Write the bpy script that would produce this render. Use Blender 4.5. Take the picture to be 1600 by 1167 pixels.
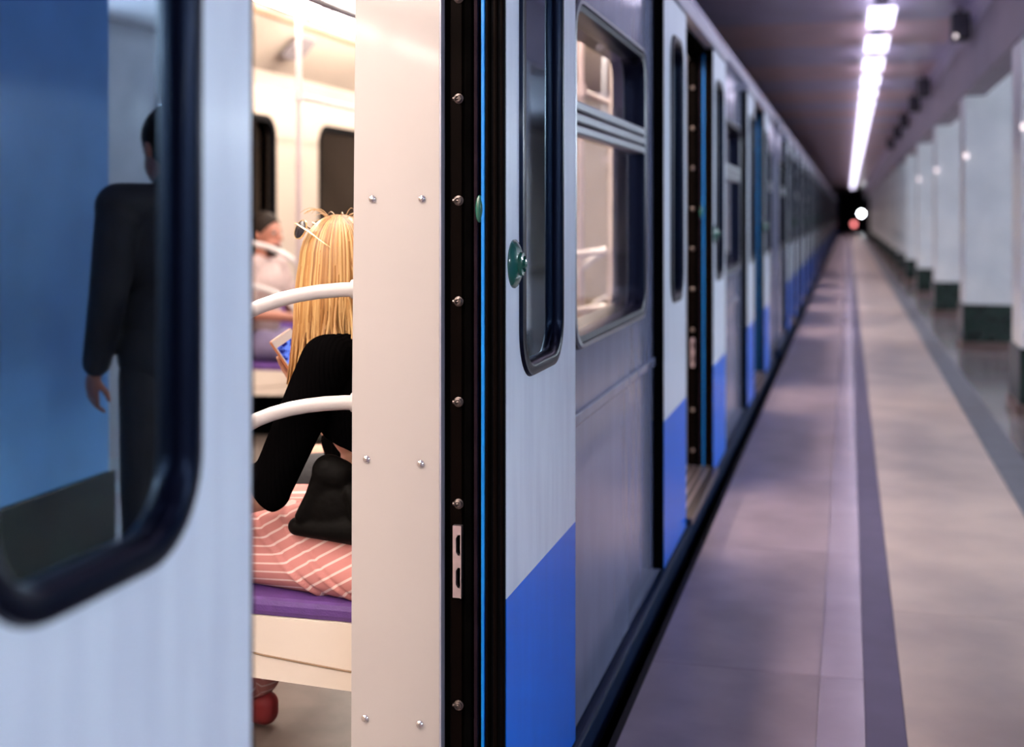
import bpy, bmesh, math, random
from mathutils import Vector, Matrix, Euler
random.seed(7)
for o in list(bpy.data.objects): bpy.data.objects.remove(o)
sc = bpy.context.scene
COL = sc.collection
# ---------------------------------------------------------------- camera
FPX = 2000.0                                   # focal length in pixels of the 1600 px wide frame
EYE = 1.50                                     # camera height over the platform
LIFT = 0.14                                    # car floor over the platform; the train is drawn from its own floor level
YAW = math.atan(525.0 / FPX)                   # turned left of the track axis
cam = bpy.data.cameras.new('camera'); cam.sensor_width = 36.0; cam.lens = FPX / 1600 * 36
cam.shift_y = -(583.5 - 335) / 1600; cam.clip_start = 0.05; cam.clip_end = 400
cam.dof.use_dof = True; cam.dof.focus_distance = 2.83; cam.dof.aperture_fstop = 2.0
camo = bpy.data.objects.new('camera', cam); COL.objects.link(camo)
camo.location = (0, 0, EYE); camo.rotation_euler = (math.pi / 2, 0, YAW)
sc.camera = camo
# ---------------------------------------------------------------- world and exposure
w = bpy.data.worlds.new('world'); sc.world = w; w.use_nodes = True
w.node_tree.nodes['Background'].inputs[0].default_value = (0.10, 0.09, 0.16, 1)
w.node_tree.nodes['Background'].inputs[1].default_value = 0.15
vs = sc.view_settings; vs.view_transform = 'Standard'; vs.look = 'None'; vs.gamma = 1.0; vs.exposure = 0.30
vs.use_curve_mapping = False
cy = sc.cycles; cy.adaptive_threshold = 0.03; cy.max_bounces = 6; cy.diffuse_bounces = 3; cy.glossy_bounces = 4; cy.transparent_max_bounces = 10; cy.caustics_reflective = False; cy.caustics_refractive = False
HALL_LAMP = ((0.82, 0.75, 1.0), 2.7)          # platform ceiling lights
AISLE_FILL = ((0.78, 0.90, 1.0), 38.0)          # unseen fill from the aisle side, added to light doors and pillars
CAR_LAMP = ((1.0, 0.85, 0.74), 46.0)           # lamps inside the train

# ---------------------------------------------------------------- materials
MATS = {}
def mat(name, color, rough=0.5, metal=0.0, coat=0.0, noise=0.0, nscale=6.0, bump=0.0, bscale=60.0, spec=0.5, sheen=0.0, color2=None, stretch=None):
    if name in MATS: return MATS[name]
    m = bpy.data.materials.new(name); m.use_nodes = True; nt = m.node_tree
    b = nt.nodes['Principled BSDF']
    b.inputs['Base Color'].default_value = (*color, 1); b.inputs['Roughness'].default_value = rough
    b.inputs['Metallic'].default_value = metal; b.inputs['Coat Weight'].default_value = coat
    b.inputs['Coat Roughness'].default_value = 0.06; b.inputs['Specular IOR Level'].default_value = spec
    b.inputs['Sheen Weight'].default_value = sheen
    tc = nt.nodes.new('ShaderNodeTexCoord'); src = tc.outputs['Object']
    if stretch:
        mp = nt.nodes.new('ShaderNodeMapping'); mp.inputs['Scale'].default_value = stretch
        nt.links.new(src, mp.inputs['Vector']); src = mp.outputs['Vector']
    if noise > 0 or color2:
        n = nt.nodes.new('ShaderNodeTexNoise'); n.inputs['Scale'].default_value = nscale; n.inputs['Detail'].default_value = 5
        nt.links.new(src, n.inputs['Vector'])
        r = nt.nodes.new('ShaderNodeValToRGB')
        c2 = color2 or tuple(c * (1 - noise) for c in color)
        r.color_ramp.elements[0].position = 0.35; r.color_ramp.elements[0].color = (*c2, 1)
        r.color_ramp.elements[1].position = 0.65; r.color_ramp.elements[1].color = (*color, 1)
        nt.links.new(n.outputs['Fac'], r.inputs['Fac']); nt.links.new(r.outputs['Color'], b.inputs['Base Color'])
    if bump > 0:
        n2 = nt.nodes.new('ShaderNodeTexNoise'); n2.inputs['Scale'].default_value = bscale
        nt.links.new(src, n2.inputs['Vector'])
        bp = nt.nodes.new('ShaderNodeBump'); bp.inputs['Strength'].default_value = bump; bp.inputs['Distance'].default_value = 0.01
        nt.links.new(n2.outputs['Fac'], bp.inputs['Height']); nt.links.new(bp.outputs['Normal'], b.inputs['Normal'])
    MATS[name] = m
    return m

def mat_emit(name, color, strength):
    m = bpy.data.materials.new(name); m.use_nodes = True; nt = m.node_tree
    nt.nodes.remove(nt.nodes['Principled BSDF'])
    e = nt.nodes.new('ShaderNodeEmission'); e.inputs[0].default_value = (*color, 1); e.inputs[1].default_value = strength
    nt.links.new(e.outputs[0], nt.nodes['Material Output'].inputs[0])
    MATS[name] = m
    return m

def mat_glass(name, refl, trans, ior, rough=0.02):
    """thin pane: fresnel mix of a tinted reflection and tinted see-through"""
    m = bpy.data.materials.new(name); m.use_nodes = True; nt = m.node_tree
    nt.nodes.remove(nt.nodes['Principled BSDF'])
    g = nt.nodes.new('ShaderNodeBsdfGlossy'); g.inputs['Color'].default_value = (*refl, 1); g.inputs['Roughness'].default_value = rough
    t = nt.nodes.new('ShaderNodeBsdfTransparent'); t.inputs['Color'].default_value = (*trans, 1)
    f = nt.nodes.new('ShaderNodeFresnel'); f.inputs['IOR'].default_value = ior
    x = nt.nodes.new('ShaderNodeMixShader')
    ge = nt.nodes.new('ShaderNodeNewGeometry'); iv = nt.nodes.new('ShaderNodeMath'); iv.operation = 'SUBTRACT'; iv.inputs[0].default_value = 1.0
    nt.links.new(ge.outputs['Backfacing'], iv.inputs[1]); mu = nt.nodes.new('ShaderNodeMath'); mu.operation = 'MULTIPLY'
    nt.links.new(f.outputs[0], mu.inputs[0]); nt.links.new(iv.outputs[0], mu.inputs[1])
    nt.links.new(mu.outputs[0], x.inputs[0]); nt.links.new(t.outputs[0], x.inputs[1]); nt.links.new(g.outputs[0], x.inputs[2])
    nt.links.new(x.outputs[0], nt.nodes['Material Output'].inputs[0])
    MATS[name] = m
    return m

def mat_leaf():
    """enamelled door leaf: pale above, blue below one paint line, with faint dirt streaks"""
    m = bpy.data.materials.new('door_enamel'); m.use_nodes = True; nt = m.node_tree; b = nt.nodes['Principled BSDF']
    tc = nt.nodes.new('ShaderNodeTexCoord'); sp = nt.nodes.new('ShaderNodeSeparateXYZ'); nt.links.new(tc.outputs['Object'], sp.inputs[0])
    gt = nt.nodes.new('ShaderNodeMath'); gt.operation = 'GREATER_THAN'; gt.inputs[1].default_value = 0.545
    nt.links.new(sp.outputs['Z'], gt.inputs[0])
    mp = nt.nodes.new('ShaderNodeMapping'); mp.inputs['Scale'].default_value = (1, 9, 1.2); nt.links.new(tc.outputs['Object'], mp.inputs[0])
    n = nt.nodes.new('ShaderNodeTexNoise'); n.inputs['Scale'].default_value = 2.5; n.inputs['Detail'].default_value = 6; nt.links.new(mp.outputs[0], n.inputs['Vector'])
    r = nt.nodes.new('ShaderNodeValToRGB'); r.color_ramp.elements[0].position = 0.3; r.color_ramp.elements[0].color = (0.71, 0.79, 0.93, 1)
    r.color_ramp.elements[1].position = 0.62; r.color_ramp.elements[1].color = (0.78, 0.87, 1.0, 1); nt.links.new(n.outputs['Fac'], r.inputs[0])
    r2 = nt.nodes.new('ShaderNodeValToRGB'); r2.color_ramp.elements[0].color = (0.0, 0.15, 0.80, 1); r2.color_ramp.elements[1].color = (0.0, 0.19, 0.95, 1)
    nt.links.new(n.outputs['Fac'], r2.inputs[0])
    mx = nt.nodes.new('ShaderNodeMixRGB'); nt.links.new(gt.outputs[0], mx.inputs[0]); nt.links.new(r2.outputs[0], mx.inputs[1]); nt.links.new(r.outputs[0], mx.inputs[2])
    nt.links.new(mx.outputs[0], b.inputs['Base Color']); b.inputs['Roughness'].default_value = 0.28; b.inputs['Coat Weight'].default_value = 0.03; b.inputs['Specular IOR Level'].default_value = 0.12
    b.inputs['Coat Roughness'].default_value = 0.10
    MATS['door_enamel'] = m

mat_leaf()
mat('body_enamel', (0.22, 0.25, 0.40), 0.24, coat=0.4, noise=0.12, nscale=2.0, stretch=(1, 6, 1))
mat('body_blue', (0.0, 0.012, 0.055), 0.55, spec=0.2, noise=0.2)
mat('edge_blue', (0.0, 0.24, 0.80), 0.35, noise=0.1)
mat('trim_light', (0.50, 0.50, 0.62), 0.3, metal=0.3, noise=0.1)
mat('roof_grey', (0.10, 0.10, 0.13), 0.5, noise=0.2)
mat('rubber', (0.003, 0.003, 0.004), 0.45, spec=0.02, noise=0.3, nscale=20)
mat('seal_gloss', (0.0012, 0.0015, 0.006), 0.30, coat=0.02, spec=0.22, noise=0.2)
mat('jamb_black', (0.002, 0.0018, 0.0018), 0.6, spec=0.0, noise=0.4, nscale=14)
mat('jamb_brown', (0.004, 0.0022, 0.0018), 0.45, spec=0.02, noise=0.3, nscale=14)
mat('jamb_purple', (0.018, 0.010, 0.016), 0.45, spec=0.02, noise=0.3, nscale=14)
MATS['seal_gloss'].node_tree.nodes['Principled BSDF'].inputs['Specular Tint'].default_value = (0.35, 0.5, 1.0, 1)
MATS['seal_gloss'].node_tree.nodes['Principled BSDF'].inputs['Coat Tint'].default_value = (0.5, 0.6, 1.0, 1)
mat('chrome', (0.75, 0.72, 0.74), 0.16, metal=1.0, noise=0.05)
mat('dull_metal', (0.16, 0.13, 0.125), 0.35, metal=1.0, noise=0.2, nscale=40)
mat('latch_metal', (0.75, 0.62, 0.68), 0.28, metal=0.9, noise=0.1, nscale=50)
mat('frame_metal', (0.30, 0.32, 0.36), 0.35, metal=0.7, noise=0.1)
mat('cream_panel', (0.46, 0.415, 0.40), 0.38, noise=0.03, nscale=3, coat=0.15)
mat('cream_wall', (0.354, 0.299, 0.245), 0.45, noise=0.04, nscale=3)
mat('cream_apron', (0.64, 0.56, 0.49), 0.4, noise=0.04, nscale=4)
mat('rail_white', (0.449, 0.422, 0.428), 0.3, coat=0.3, noise=0.03)
mat('pole_pink', (0.36, 0.29, 0.30), 0.35, noise=0.04)
mat('cushion_purple', (0.0952, 0.034, 0.204), 0.6, noise=0.2, nscale=20, bump=0.2, bscale=250)
mat('car_floor', (0.15, 0.122, 0.109), 0.45, noise=0.25, nscale=9)
mat('car_ceiling', (0.313, 0.272, 0.245), 0.5, noise=0.03)
mat('tan_trim', (0.20, 0.11, 0.05), 0.5, noise=0.1)
mat('green_knob', (0.008, 0.10, 0.075), 0.25, coat=0.5, noise=0.2)
mat('black_plastic', (0.012, 0.012, 0.014), 0.4, noise=0.2)
mat('red_paint', (0.75, 0.06, 0.03), 0.4, noise=0.1)
mat('platform_edge', (0.36, 0.285, 0.345), 0.34, nscale=3.0, bump=0.08, bscale=12, color2=(0.26, 0.205, 0.25))
mat('platform_beige', (0.58, 0.48, 0.44), 0.42, nscale=2.2, bump=0.08, bscale=10, color2=(0.44, 0.365, 0.35))
mat('platform_polished', (0.43, 0.36, 0.48), 0.18, nscale=3.0, bump=0.05, bscale=12, color2=(0.35, 0.29, 0.39))
mat('platform_stripe', (0.10, 0.085, 0.17), 0.42, noise=0.2, nscale=5)
mat('platform_grey', (0.15, 0.16, 0.20), 0.40, noise=0.2, nscale=5)
mat('aisle_floor', (0.20, 0.21, 0.22), 0.16, noise=0.3, nscale=2.0, color2=(0.20, 0.12, 0.13))
mat('joint_dark', (0.22, 0.18, 0.21), 0.7, noise=0.2)
mat('marble_blue', (0.20, 0.52, 1.0), 0.35, noise=0.12, nscale=3)
mat('marble', (0.86, 0.88, 0.90), 0.30, nscale=2.5, color2=(0.74, 0.77, 0.80), bump=0.03, bscale=8)
mat('marble_green', (0.012, 0.032, 0.024), 0.25, nscale=7, color2=(0.004, 0.012, 0.010))
mat('plinth_brown', (0.16, 0.10, 0.09), 0.35, noise=0.3, nscale=8)
mat('ceiling_rose', (0.84, 0.60, 0.64), 0.34, spec=0.8, noise=0.15, nscale=2)
mat('ceiling_violet', (0.66, 0.60, 0.82), 0.28, spec=0.8, noise=0.15, nscale=2)
mat('plaster', (0.42, 0.38, 0.44), 0.6, noise=0.12, nscale=2)
mat('tunnel_dark', (0.02, 0.018, 0.022), 0.8, noise=0.4, nscale=3)
mat('skin', (0.422, 0.211, 0.143), 0.5, noise=0.06, nscale=9)
mat('skin_tan', (0.313, 0.122, 0.0816), 0.5, noise=0.08, nscale=9)
mat('cloth_lilac', (0.163, 0.136, 0.245), 0.8, noise=0.15, nscale=12, bump=0.2)
mat('cloth_pale', (0.34, 0.258, 0.252), 0.8, noise=0.1, nscale=12, bump=0.2)
mat('cloth_dark', (0.014, 0.015, 0.020), 0.8, noise=0.3, nscale=12, bump=0.2)
mat('cloth_grey', (0.12, 0.12, 0.14), 0.8, noise=0.2, nscale=12, bump=0.2)
mat('bag_cloth', (0.003, 0.0025, 0.0024), 0.6, spec=0.06, noise=0.4, nscale=9, bump=0.35, bscale=30)
mat('hair_dark', (0.012, 0.007, 0.005), 0.6, spec=0.1, noise=0.4, nscale=40)
mat('shoe_red', (0.34, 0.034, 0.0408), 0.5, noise=0.2)
mat('shoe_dark', (0.02, 0.02, 0.02), 0.5, noise=0.2)
mat('phone_orange', (0.476, 0.17, 0.068), 0.35, noise=0.05)
mat('phone_white', (0.544, 0.503, 0.503), 0.3, noise=0.03)
mat('gold', (0.85, 0.62, 0.35), 0.25, metal=1.0, noise=0.05)
mat('lens_dark', (0.012, 0.010, 0.016), 0.25, spec=0.2, noise=0.1)
mat('eye_white', (0.3, 0.3, 0.3), 0.2, noise=0.02)
mat('eye_dark', (0.03, 0.015, 0.01), 0.2, noise=0.1)
mat('lip', (0.50, 0.16, 0.14), 0.4, noise=0.05)
mat('sticker_grey', (0.17, 0.15, 0.16), 0.5, noise=0.1)
mat_emit('hall_lamp', *HALL_LAMP); mat_emit('aisle_fill', *AISLE_FILL); mat_emit('car_lamp', *CAR_LAMP)
mat_emit('signal_white', (0.85, 0.92, 1.0), 30.0); mat_emit('signal_red', (1.0, 0.25, 0.25), 3.0); mat_emit('small_lamp', (1.0, 0.85, 0.9), 1.2)
mat_glass('door_glass', (0.66, 0.86, 1.0), (0.10, 0.11, 0.16), 20.0)
mat_glass('window_glass', (0.9, 0.9, 1.0), (0.95, 0.93, 0.92), 1.35)
mat_glass('far_glass', (0.8, 0.72, 0.7), (0.25, 0.22, 0.2), 1.6)

def mat_screen():
    m = mat_emit('phone_screen', (0.1, 0.2, 0.9), 1.0); nt = m.node_tree
    tc = nt.nodes.new('ShaderNodeTexCoord'); n = nt.nodes.new('ShaderNodeTexNoise'); n.inputs['Scale'].default_value = 60
    nt.links.new(tc.outputs['Object'], n.inputs['Vector'])
    r = nt.nodes.new('ShaderNodeValToRGB'); r.color_ramp.elements[0].position = 0.4; r.color_ramp.elements[0].color = (0.01, 0.01, 0.12, 1)
    r.color_ramp.elements[1].position = 0.62; r.color_ramp.elements[1].color = (0.15, 0.25, 0.95, 1)
    nt.links.new(n.outputs['Fac'], r.inputs[0])
    e = [x for x in nt.nodes if x.type == 'EMISSION'][0]; nt.links.new(r.outputs[0], e.inputs[0])
mat_screen()

def mat_knit():
    m = mat('knit_black', (0.0018, 0.0016, 0.0018), 0.9, spec=0.0); nt = m.node_tree
    tc = nt.nodes.new('ShaderNodeTexCoord'); wv = nt.nodes.new('ShaderNodeTexWave'); wv.wave_type = 'BANDS'; wv.bands_direction = 'X'
    wv.inputs['Scale'].default_value = 32; wv.inputs['Distortion'].default_value = 0.8; nt.links.new(tc.outputs['Object'], wv.inputs['Vector'])
    bp = nt.nodes.new('ShaderNodeBump'); bp.inputs['Strength'].default_value = 0.35; bp.inputs['Distance'].default_value = 0.003
    nt.links.new(wv.outputs['Fac'], bp.inputs['Height']); nt.links.new(bp.outputs['Normal'], nt.nodes['Principled BSDF'].inputs['Normal'])
mat_knit()

def mat_stripes():
    m = bpy.data.materials.new('striped_cotton'); m.use_nodes = True; nt = m.node_tree; b = nt.nodes['Principled BSDF']
    a = nt.nodes.new('ShaderNodeAttribute'); a.attribute_name = 'stripe'
    fr = nt.nodes.new('ShaderNodeMath'); fr.operation = 'FRACT'; nt.links.new(a.outputs['Fac'], fr.inputs[0])
    r = nt.nodes.new('ShaderNodeValToRGB'); cr = r.color_ramp
    cr.elements[0].position = 0.0; cr.elements[0].color = (0.47, 0.185, 0.17, 1)
    cr.elements[1].position = 0.72; cr.elements[1].color = (0.47, 0.185, 0.17, 1)
    for p, c in ((0.77, (0.66, 0.48, 0.45)), (0.93, (0.66, 0.48, 0.45)), (0.98, (0.47, 0.185, 0.17))):
        e = cr.elements.new(p); e.color = (*c, 1)
    nt.links.new(fr.outputs[0], r.inputs[0]); nt.links.new(r.outputs[0], b.inputs['Base Color']); b.inputs['Roughness'].default_value = 0.85
    MATS['striped_cotton'] = m
mat_stripes()

def mat_hair():
    m = bpy.data.materials.new('hair_blonde'); m.use_nodes = True; nt = m.node_tree; b = nt.nodes['Principled BSDF']
    a = nt.nodes.new('ShaderNodeAttribute'); a.attribute_name = 'tint'
    r = nt.nodes.new('ShaderNodeValToRGB'); cr = r.color_ramp
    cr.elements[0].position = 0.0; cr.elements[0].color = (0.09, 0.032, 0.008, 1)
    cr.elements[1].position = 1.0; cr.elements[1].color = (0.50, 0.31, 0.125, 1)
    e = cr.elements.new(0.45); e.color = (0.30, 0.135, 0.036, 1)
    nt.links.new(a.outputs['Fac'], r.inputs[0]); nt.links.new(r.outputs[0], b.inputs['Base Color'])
    b.inputs['Roughness'].default_value = 0.38; b.inputs['Anisotropic'].default_value = 0.5
    MATS['hair_blonde'] = m
mat_hair()

# ---------------------------------------------------------------- mesh helpers
def link(o, parent=None):
    COL.objects.link(o)
    if parent is not None:
        o.parent = parent; KIDS.setdefault(parent.name, []).append(o)
        base = parent
        o.matrix_parent_inverse = WORLD[base.name].inverted()
        WORLD[o.name] = WORLD[base.name] @ Matrix.Identity(4) @ o.matrix_parent_inverse @ o.matrix_basis
    else:
        WORLD[o.name] = o.matrix_basis.copy()
    return o
WORLD = {}
KIDS = {}
def empty(name, loc=(0, 0, 0), parent=None):
    o = bpy.data.objects.new(name, None); o.empty_display_size = 0.1; o.location = loc
    return link(o, parent)
def tag(o, label=None, cat=None, group=None, kind=None):
    if label: o['label'] = label
    if cat: o['category'] = cat
    if group: o['group'] = group
    if kind: o['kind'] = kind
    return o
def copy_tree(o, parent=None, skip=()):
    c = o.copy(); COL.objects.link(c); c.parent = parent
    if parent is not None: c.matrix_parent_inverse = o.matrix_parent_inverse.copy()
    for ch in KIDS.get(o.name, []):
        if ch.name.split('.')[0] in skip: continue
        copy_tree(ch, c, skip)
    return c

class MB:
    def __init__(s): s.v = []; s.f = []
    def add(s, vs, fs):
        k = len(s.v); s.v += [tuple(v) for v in vs]; s.f += [tuple(i + k for i in f) for f in fs]; return s
    def box(s, x0, x1, y0, y1, z0, z1, b=0.0):
        bm = bmesh.new(); bmesh.ops.create_cube(bm, size=1.0)
        for v in bm.verts:
            v.co = Vector(((x0 + x1) / 2 + v.co.x * (x1 - x0), (y0 + y1) / 2 + v.co.y * (y1 - y0), (z0 + z1) / 2 + v.co.z * (z1 - z0)))
        if b > 0: bmesh.ops.bevel(bm, geom=list(bm.edges), offset=b, segments=2, profile=0.5, affect='EDGES')
        bm.verts.index_update()
        s.add([v.co[:] for v in bm.verts], [[v.index for v in f.verts] for f in bm.faces]); bm.free(); return s
    def tube(s, pts, r, n=10, cap=True, sx=1.0):
        pts = [Vector(p) for p in pts]; rs = r if isinstance(r, (list, tuple)) else [r] * len(pts)
        k0 = len(s.v); prev = None
        for i, p in enumerate(pts):
            t = (pts[min(i + 1, len(pts) - 1)] - pts[max(i - 1, 0)]).normalized()
            if prev is None:
                a = Vector((0, 0, 1)) if abs(t.z) < 0.9 else Vector((1, 0, 0)); u = t.cross(a).normalized()
            else: u = (prev - t * prev.dot(t)).normalized()
            prev = u; w_ = t.cross(u)
            for j in range(n):
                a = 2 * math.pi * j / n; s.v.append(tuple(p + (u * math.cos(a) * sx + w_ * math.sin(a)) * rs[i]))
        for i in range(len(pts) - 1):
            for j in range(n):
                a = k0 + i * n + j; b_ = k0 + i * n + (j + 1) % n; s.f.append((a, b_, b_ + n, a + n))
        if cap:
            s.f.append(tuple(k0 + j for j in reversed(range(n)))); s.f.append(tuple(k0 + (len(pts) - 1) * n + j for j in range(n)))
        return s
    def lathe(s, c, axis, prof, n=24):
        """prof: (radius, height along axis)"""
        ax = Vector(axis).normalized(); a = Vector((0, 0, 1)) if abs(ax.z) < 0.9 else Vector((1, 0, 0)); u = ax.cross(a).normalized(); w_ = ax.cross(u); c = Vector(c)
        k0 = len(s.v)
        for (r, h) in prof:
            for j in range(n):
                t = 2 * math.pi * j / n; s.v.append(tuple(c + ax * h + (u * math.cos(t) + w_ * math.sin(t)) * max(r, 1e-5)))
        for i in range(len(prof) - 1):
            for j in range(n):
                p = k0 + i * n + j; q = k0 + i * n + (j + 1) % n; s.f.append((p, q, q + n, p + n))
        s.f.append(tuple(k0 + j for j in reversed(range(n)))); s.f.append(tuple(k0 + (len(prof) - 1) * n + j for j in range(n)))
        return s
    def prism_xz(s, poly, y0, y1):
        n = len(poly); k0 = len(s.v)
        for y in (y0, y1): s.v += [(p[0], y, p[1]) for p in poly]
        s.f.append(tuple(k0 + i for i in range(n))); s.f.append(tuple(k0 + n + i for i in reversed(range(n))))
        for i in range(n):
            j = (i + 1) % n; s.f.append((k0 + i, k0 + n + i, k0 + n + j, k0 + j))
        return s
    def shell_xz(s, line, y0, y1, t):
        """an open line in XZ given thickness t downwards/inwards, swept along Y"""
        c = Vector((sum(p[0] for p in line) / len(line), sum(p[1] for p in line) / len(line)))
        inner = [tuple(Vector(p) + (c - Vector(p)).normalized() * t) for p in line]
        for i in range(len(line) - 1): s.prism_xz([line[i], line[i + 1], inner[i + 1], inner[i]], y0, y1)
        return s
    def plate(s, outer, holes, xa, xb):
        """plate in the YZ plane with holes, between x = xa and xb"""
        bm = bmesh.new(); es = []; loops = []
        for lp in [outer] + holes:
            vs = [bm.verts.new((0, p[0], p[1])) for p in lp]; loops.append(vs)
            for i in range(len(vs)): es.append(bm.edges.new((vs[i], vs[(i + 1) % len(vs)])))
        bmesh.ops.triangle_fill(bm, use_beauty=True, use_dissolve=False, edges=es)
        bm.verts.index_update(); n = len(bm.verts); V = [v.co.copy() for v in bm.verts]
        F = [[v.index for v in f.verts] for f in bm.faces]; L = [[v.index for v in lp] for lp in loops]; bm.free()
        vs = [(xa, v.y, v.z) for v in V] + [(xb, v.y, v.z) for v in V]
        fs = F + [[i + n for i in reversed(f)] for f in F]
        for lp in L:
            for i in range(len(lp)):
                a, b_ = lp[i], lp[(i + 1) % len(lp)]; fs.append((a, b_, b_ + n, a + n))
        return s.add(vs, fs)
    def ring(s, y0, y1, z0, z1, r, prof, n=8, close=True):
        """profile (outward offset, x) swept around a rounded rectangle in YZ"""
        k0 = len(s.v); N = None
        for (off, x) in prof:
            lp = rrect(y0 - off, y1 + off, z0 - off, z1 + off, max(r + off, 0.004), n); N = len(lp)
            s.v += [(x, p[0], p[1]) for p in lp]
        m = len(prof)
        for i in range(m if close else m - 1):
            for j in range(N):
                a = k0 + i * N + j; b_ = k0 + i * N + (j + 1) % N; i2 = (i + 1) % m
                s.f.append((a, b_, k0 + i2 * N + (j + 1) % N, k0 + i2 * N + j))
        return s
    def build(s, name, material, parent=None, smooth=False, loc=None, angle=35):
        me = bpy.data.meshes.new(name); me.from_pydata(s.v, [], s.f); me.update()
        bm = bmesh.new(); bm.from_mesh(me); bmesh.ops.recalc_face_normals(bm, faces=bm.faces)
        if smooth:
            for f in bm.faces: f.smooth = True
            ca = math.radians(angle)
            for e in bm.edges:
                if len(e.link_faces) == 2 and e.calc_face_angle(0) > ca: e.smooth = False
        bm.to_mesh(me); bm.free()
        me.materials.append(MATS[material]); o = bpy.data.objects.new(name, me)
        if loc: o.location = loc
        return link(o, parent)

def rrect(y0, y1, z0, z1, r, n=8):
    out = []
    for cy, cz, a0 in ((y1 - r, z1 - r, 0), (y0 + r, z1 - r, 90), (y0 + r, z0 + r, 180), (y1 - r, z0 + r, 270)):
        for k in range(n + 1):
            a = math.radians(a0 + 90 * k / n); out.append((cy + r * math.cos(a), cz + r * math.sin(a)))
    return out
def rect(y0, y1, z0, z1): return [(y0, z0), (y1, z0), (y1, z1), (y0, z1)]

def capsule(p0, r0, p1, r1, n=14, k=5):
    p0 = Vector(p0); p1 = Vector(p1); ax = (p1 - p0); ax = ax.normalized() if ax.length > 1e-6 else Vector((0, 0, 1))
    a = Vector((0, 0, 1)) if abs(ax.z) < 0.9 else Vector((1, 0, 0)); u = ax.cross(a).normalized(); w_ = ax.cross(u)
    V = []; F = []
    for side, c, r in ((-1, p0, r0), (1, p1, r1)):
        for i in range(k + 1):
            t = (math.pi / 2) * (i / k if side > 0 else 1 - i / k)
            for j in range(n):
                b = 2 * math.pi * j / n; rr = max(r * math.cos(t), 1e-5)
                V.append(c + ax * side * r * math.sin(t) + (u * math.cos(b) + w_ * math.sin(b)) * rr)
    m = 2 * (k + 1)
    for i in range(m - 1):
        for j in range(n):
            F.append((i * n + j, i * n + (j + 1) % n, (i + 1) * n + (j + 1) % n, (i + 1) * n + j))
    F.append(tuple(reversed(range(n)))); F.append(tuple((m - 1) * n + j for j in range(n)))
    return V, F
def ellip(c, axes):
    """axes: three radius vectors"""
    V, F = capsule((0, 0, -1e-4), 1.0, (0, 0, 1e-4), 1.0, 18, 6); c = Vector(c)
    return [c + axes[0] * v.x + axes[1] * v.y + axes[2] * v.z for v in V], F
# ================================================================= THE STATION
fl = empty('floor', (0, 40, -0.06)); tag(fl, kind='structure')
MB().box(-0.635, 7.0, -10, 118, -0.30, -0.012).build('floor_bed', 'joint_dark', fl)
def slab_row(name, x0, x1, m, step, y0, y1, ybeyond):
    """single slabs with open joints as far as they can be told apart, one long strip beyond"""
    proto = None; y = y0
    while y < y1:
        if proto is None:
            proto = MB().box(x0, x1, y0 + 0.001, y0 + step - 0.001, -0.03, 0.0, 0.002).build(name, m, fl)
        else:
            c = proto.copy(); COL.objects.link(c); c.location.y = y - y0
        y += step
    MB().box(x0, x1, y, ybeyond, -0.03, 0.0).build(name + '_strip', m, fl)
slab_row('polished_slab', -0.088, 0.049, 'platform_polished', 1.57, -2.0, 26, 118)
slab_row('edge_slab', -0.635, -0.089, 'platform_edge', 1.57, -2.0, 26, 118)
slab_row('beige_slab', 0.164, 0.849, 'platform_beige', 2.35, -2.0, 26, 118)
slab_row('aisle_tile', 1.044, 1.93, 'aisle_floor', 0.88, 2.2, 26, 118)
slab_row('aisle_tile', 1.935, 2.82, 'aisle_floor', 0.88, 2.2, 26, 118)
MB().box(0.050, 0.163, -2, 118, -0.03, 0.001).build('dark_stripe', 'platform_stripe', fl)
MB().box(0.850, 1.043, -2, 118, -0.03, 0.001).build('grey_stripe', 'platform_grey', fl)
MB().box(2.825, 7.0, -2, 118, -0.03, 0.0).build('far_floor', 'aisle_floor', fl)
MB().box(1.044, 2.82, -2, 2.2, -0.03, 0.0).build('near_floor', 'aisle_floor', fl)
MB().box(-0.635, 7.0, -10, -2, -0.03, 0.0).build('rear_floor', 'platform_beige', fl)
tag(MB().box(-0.66, -0.635, -10, 118, -1.2, -0.012).build('trim_1', 'tunnel_dark'), kind='structure')
tag(MB().box(-4.9, -0.66, -10, 122, -1.4, -1.2).build('track_bed', 'tunnel_dark'), kind='structure')
tag(MB().box(-5.1, -4.9, -10, 122, -1.4, 3.7).build('wall_left', 'tunnel_dark'), kind='structure')
tag(MB().box(7.0, 7.2, -10, 122, -0.3, 4.0).build('wall_right', 'marble'), kind='structure')
tag(MB().box(-5.1, 7.2, -10.2, -10, -1.4, 4.0).build('wall_rear', 'plaster'), kind='structure')
tag(MB().box(-5.1, 7.2, 122, 122.2, -1.4, 4.0).build('wall_far', 'tunnel_dark'), kind='structure')
cl = empty('ceiling', (0, 40, 3.64)); tag(cl, kind='structure')
MB().box(-5.1, 1.25, -10, 122, 3.64, 3.76).build('ceiling_bed', 'joint_dark', cl)
protos = {}
for k in range(46):                                     # cross panels of the platform ceiling; alternating tints paint in its reflected bands
    y = -8 + k * 2.04
    m = 'ceiling_rose' if k % 2 else 'ceiling_violet'
    if m not in protos: protos[m] = (MB().box(-5.05, 1.245, y + 0.01, y + 2.03, 3.60, 3.645, 0.004).build('ceiling_panel', m, cl), y)
    else:
        p, y0 = protos[m]; c = p.copy(); COL.objects.link(c); c.location.y = y - y0
MB().box(-5.05, 1.245, 85.85, 122, 3.60, 3.645).build('ceiling_strip', 'ceiling_rose', cl)
MB().box(1.88, 7.1, -10, 122, 3.80, 3.90).build('aisle_ceiling', 'plaster', cl)
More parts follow.
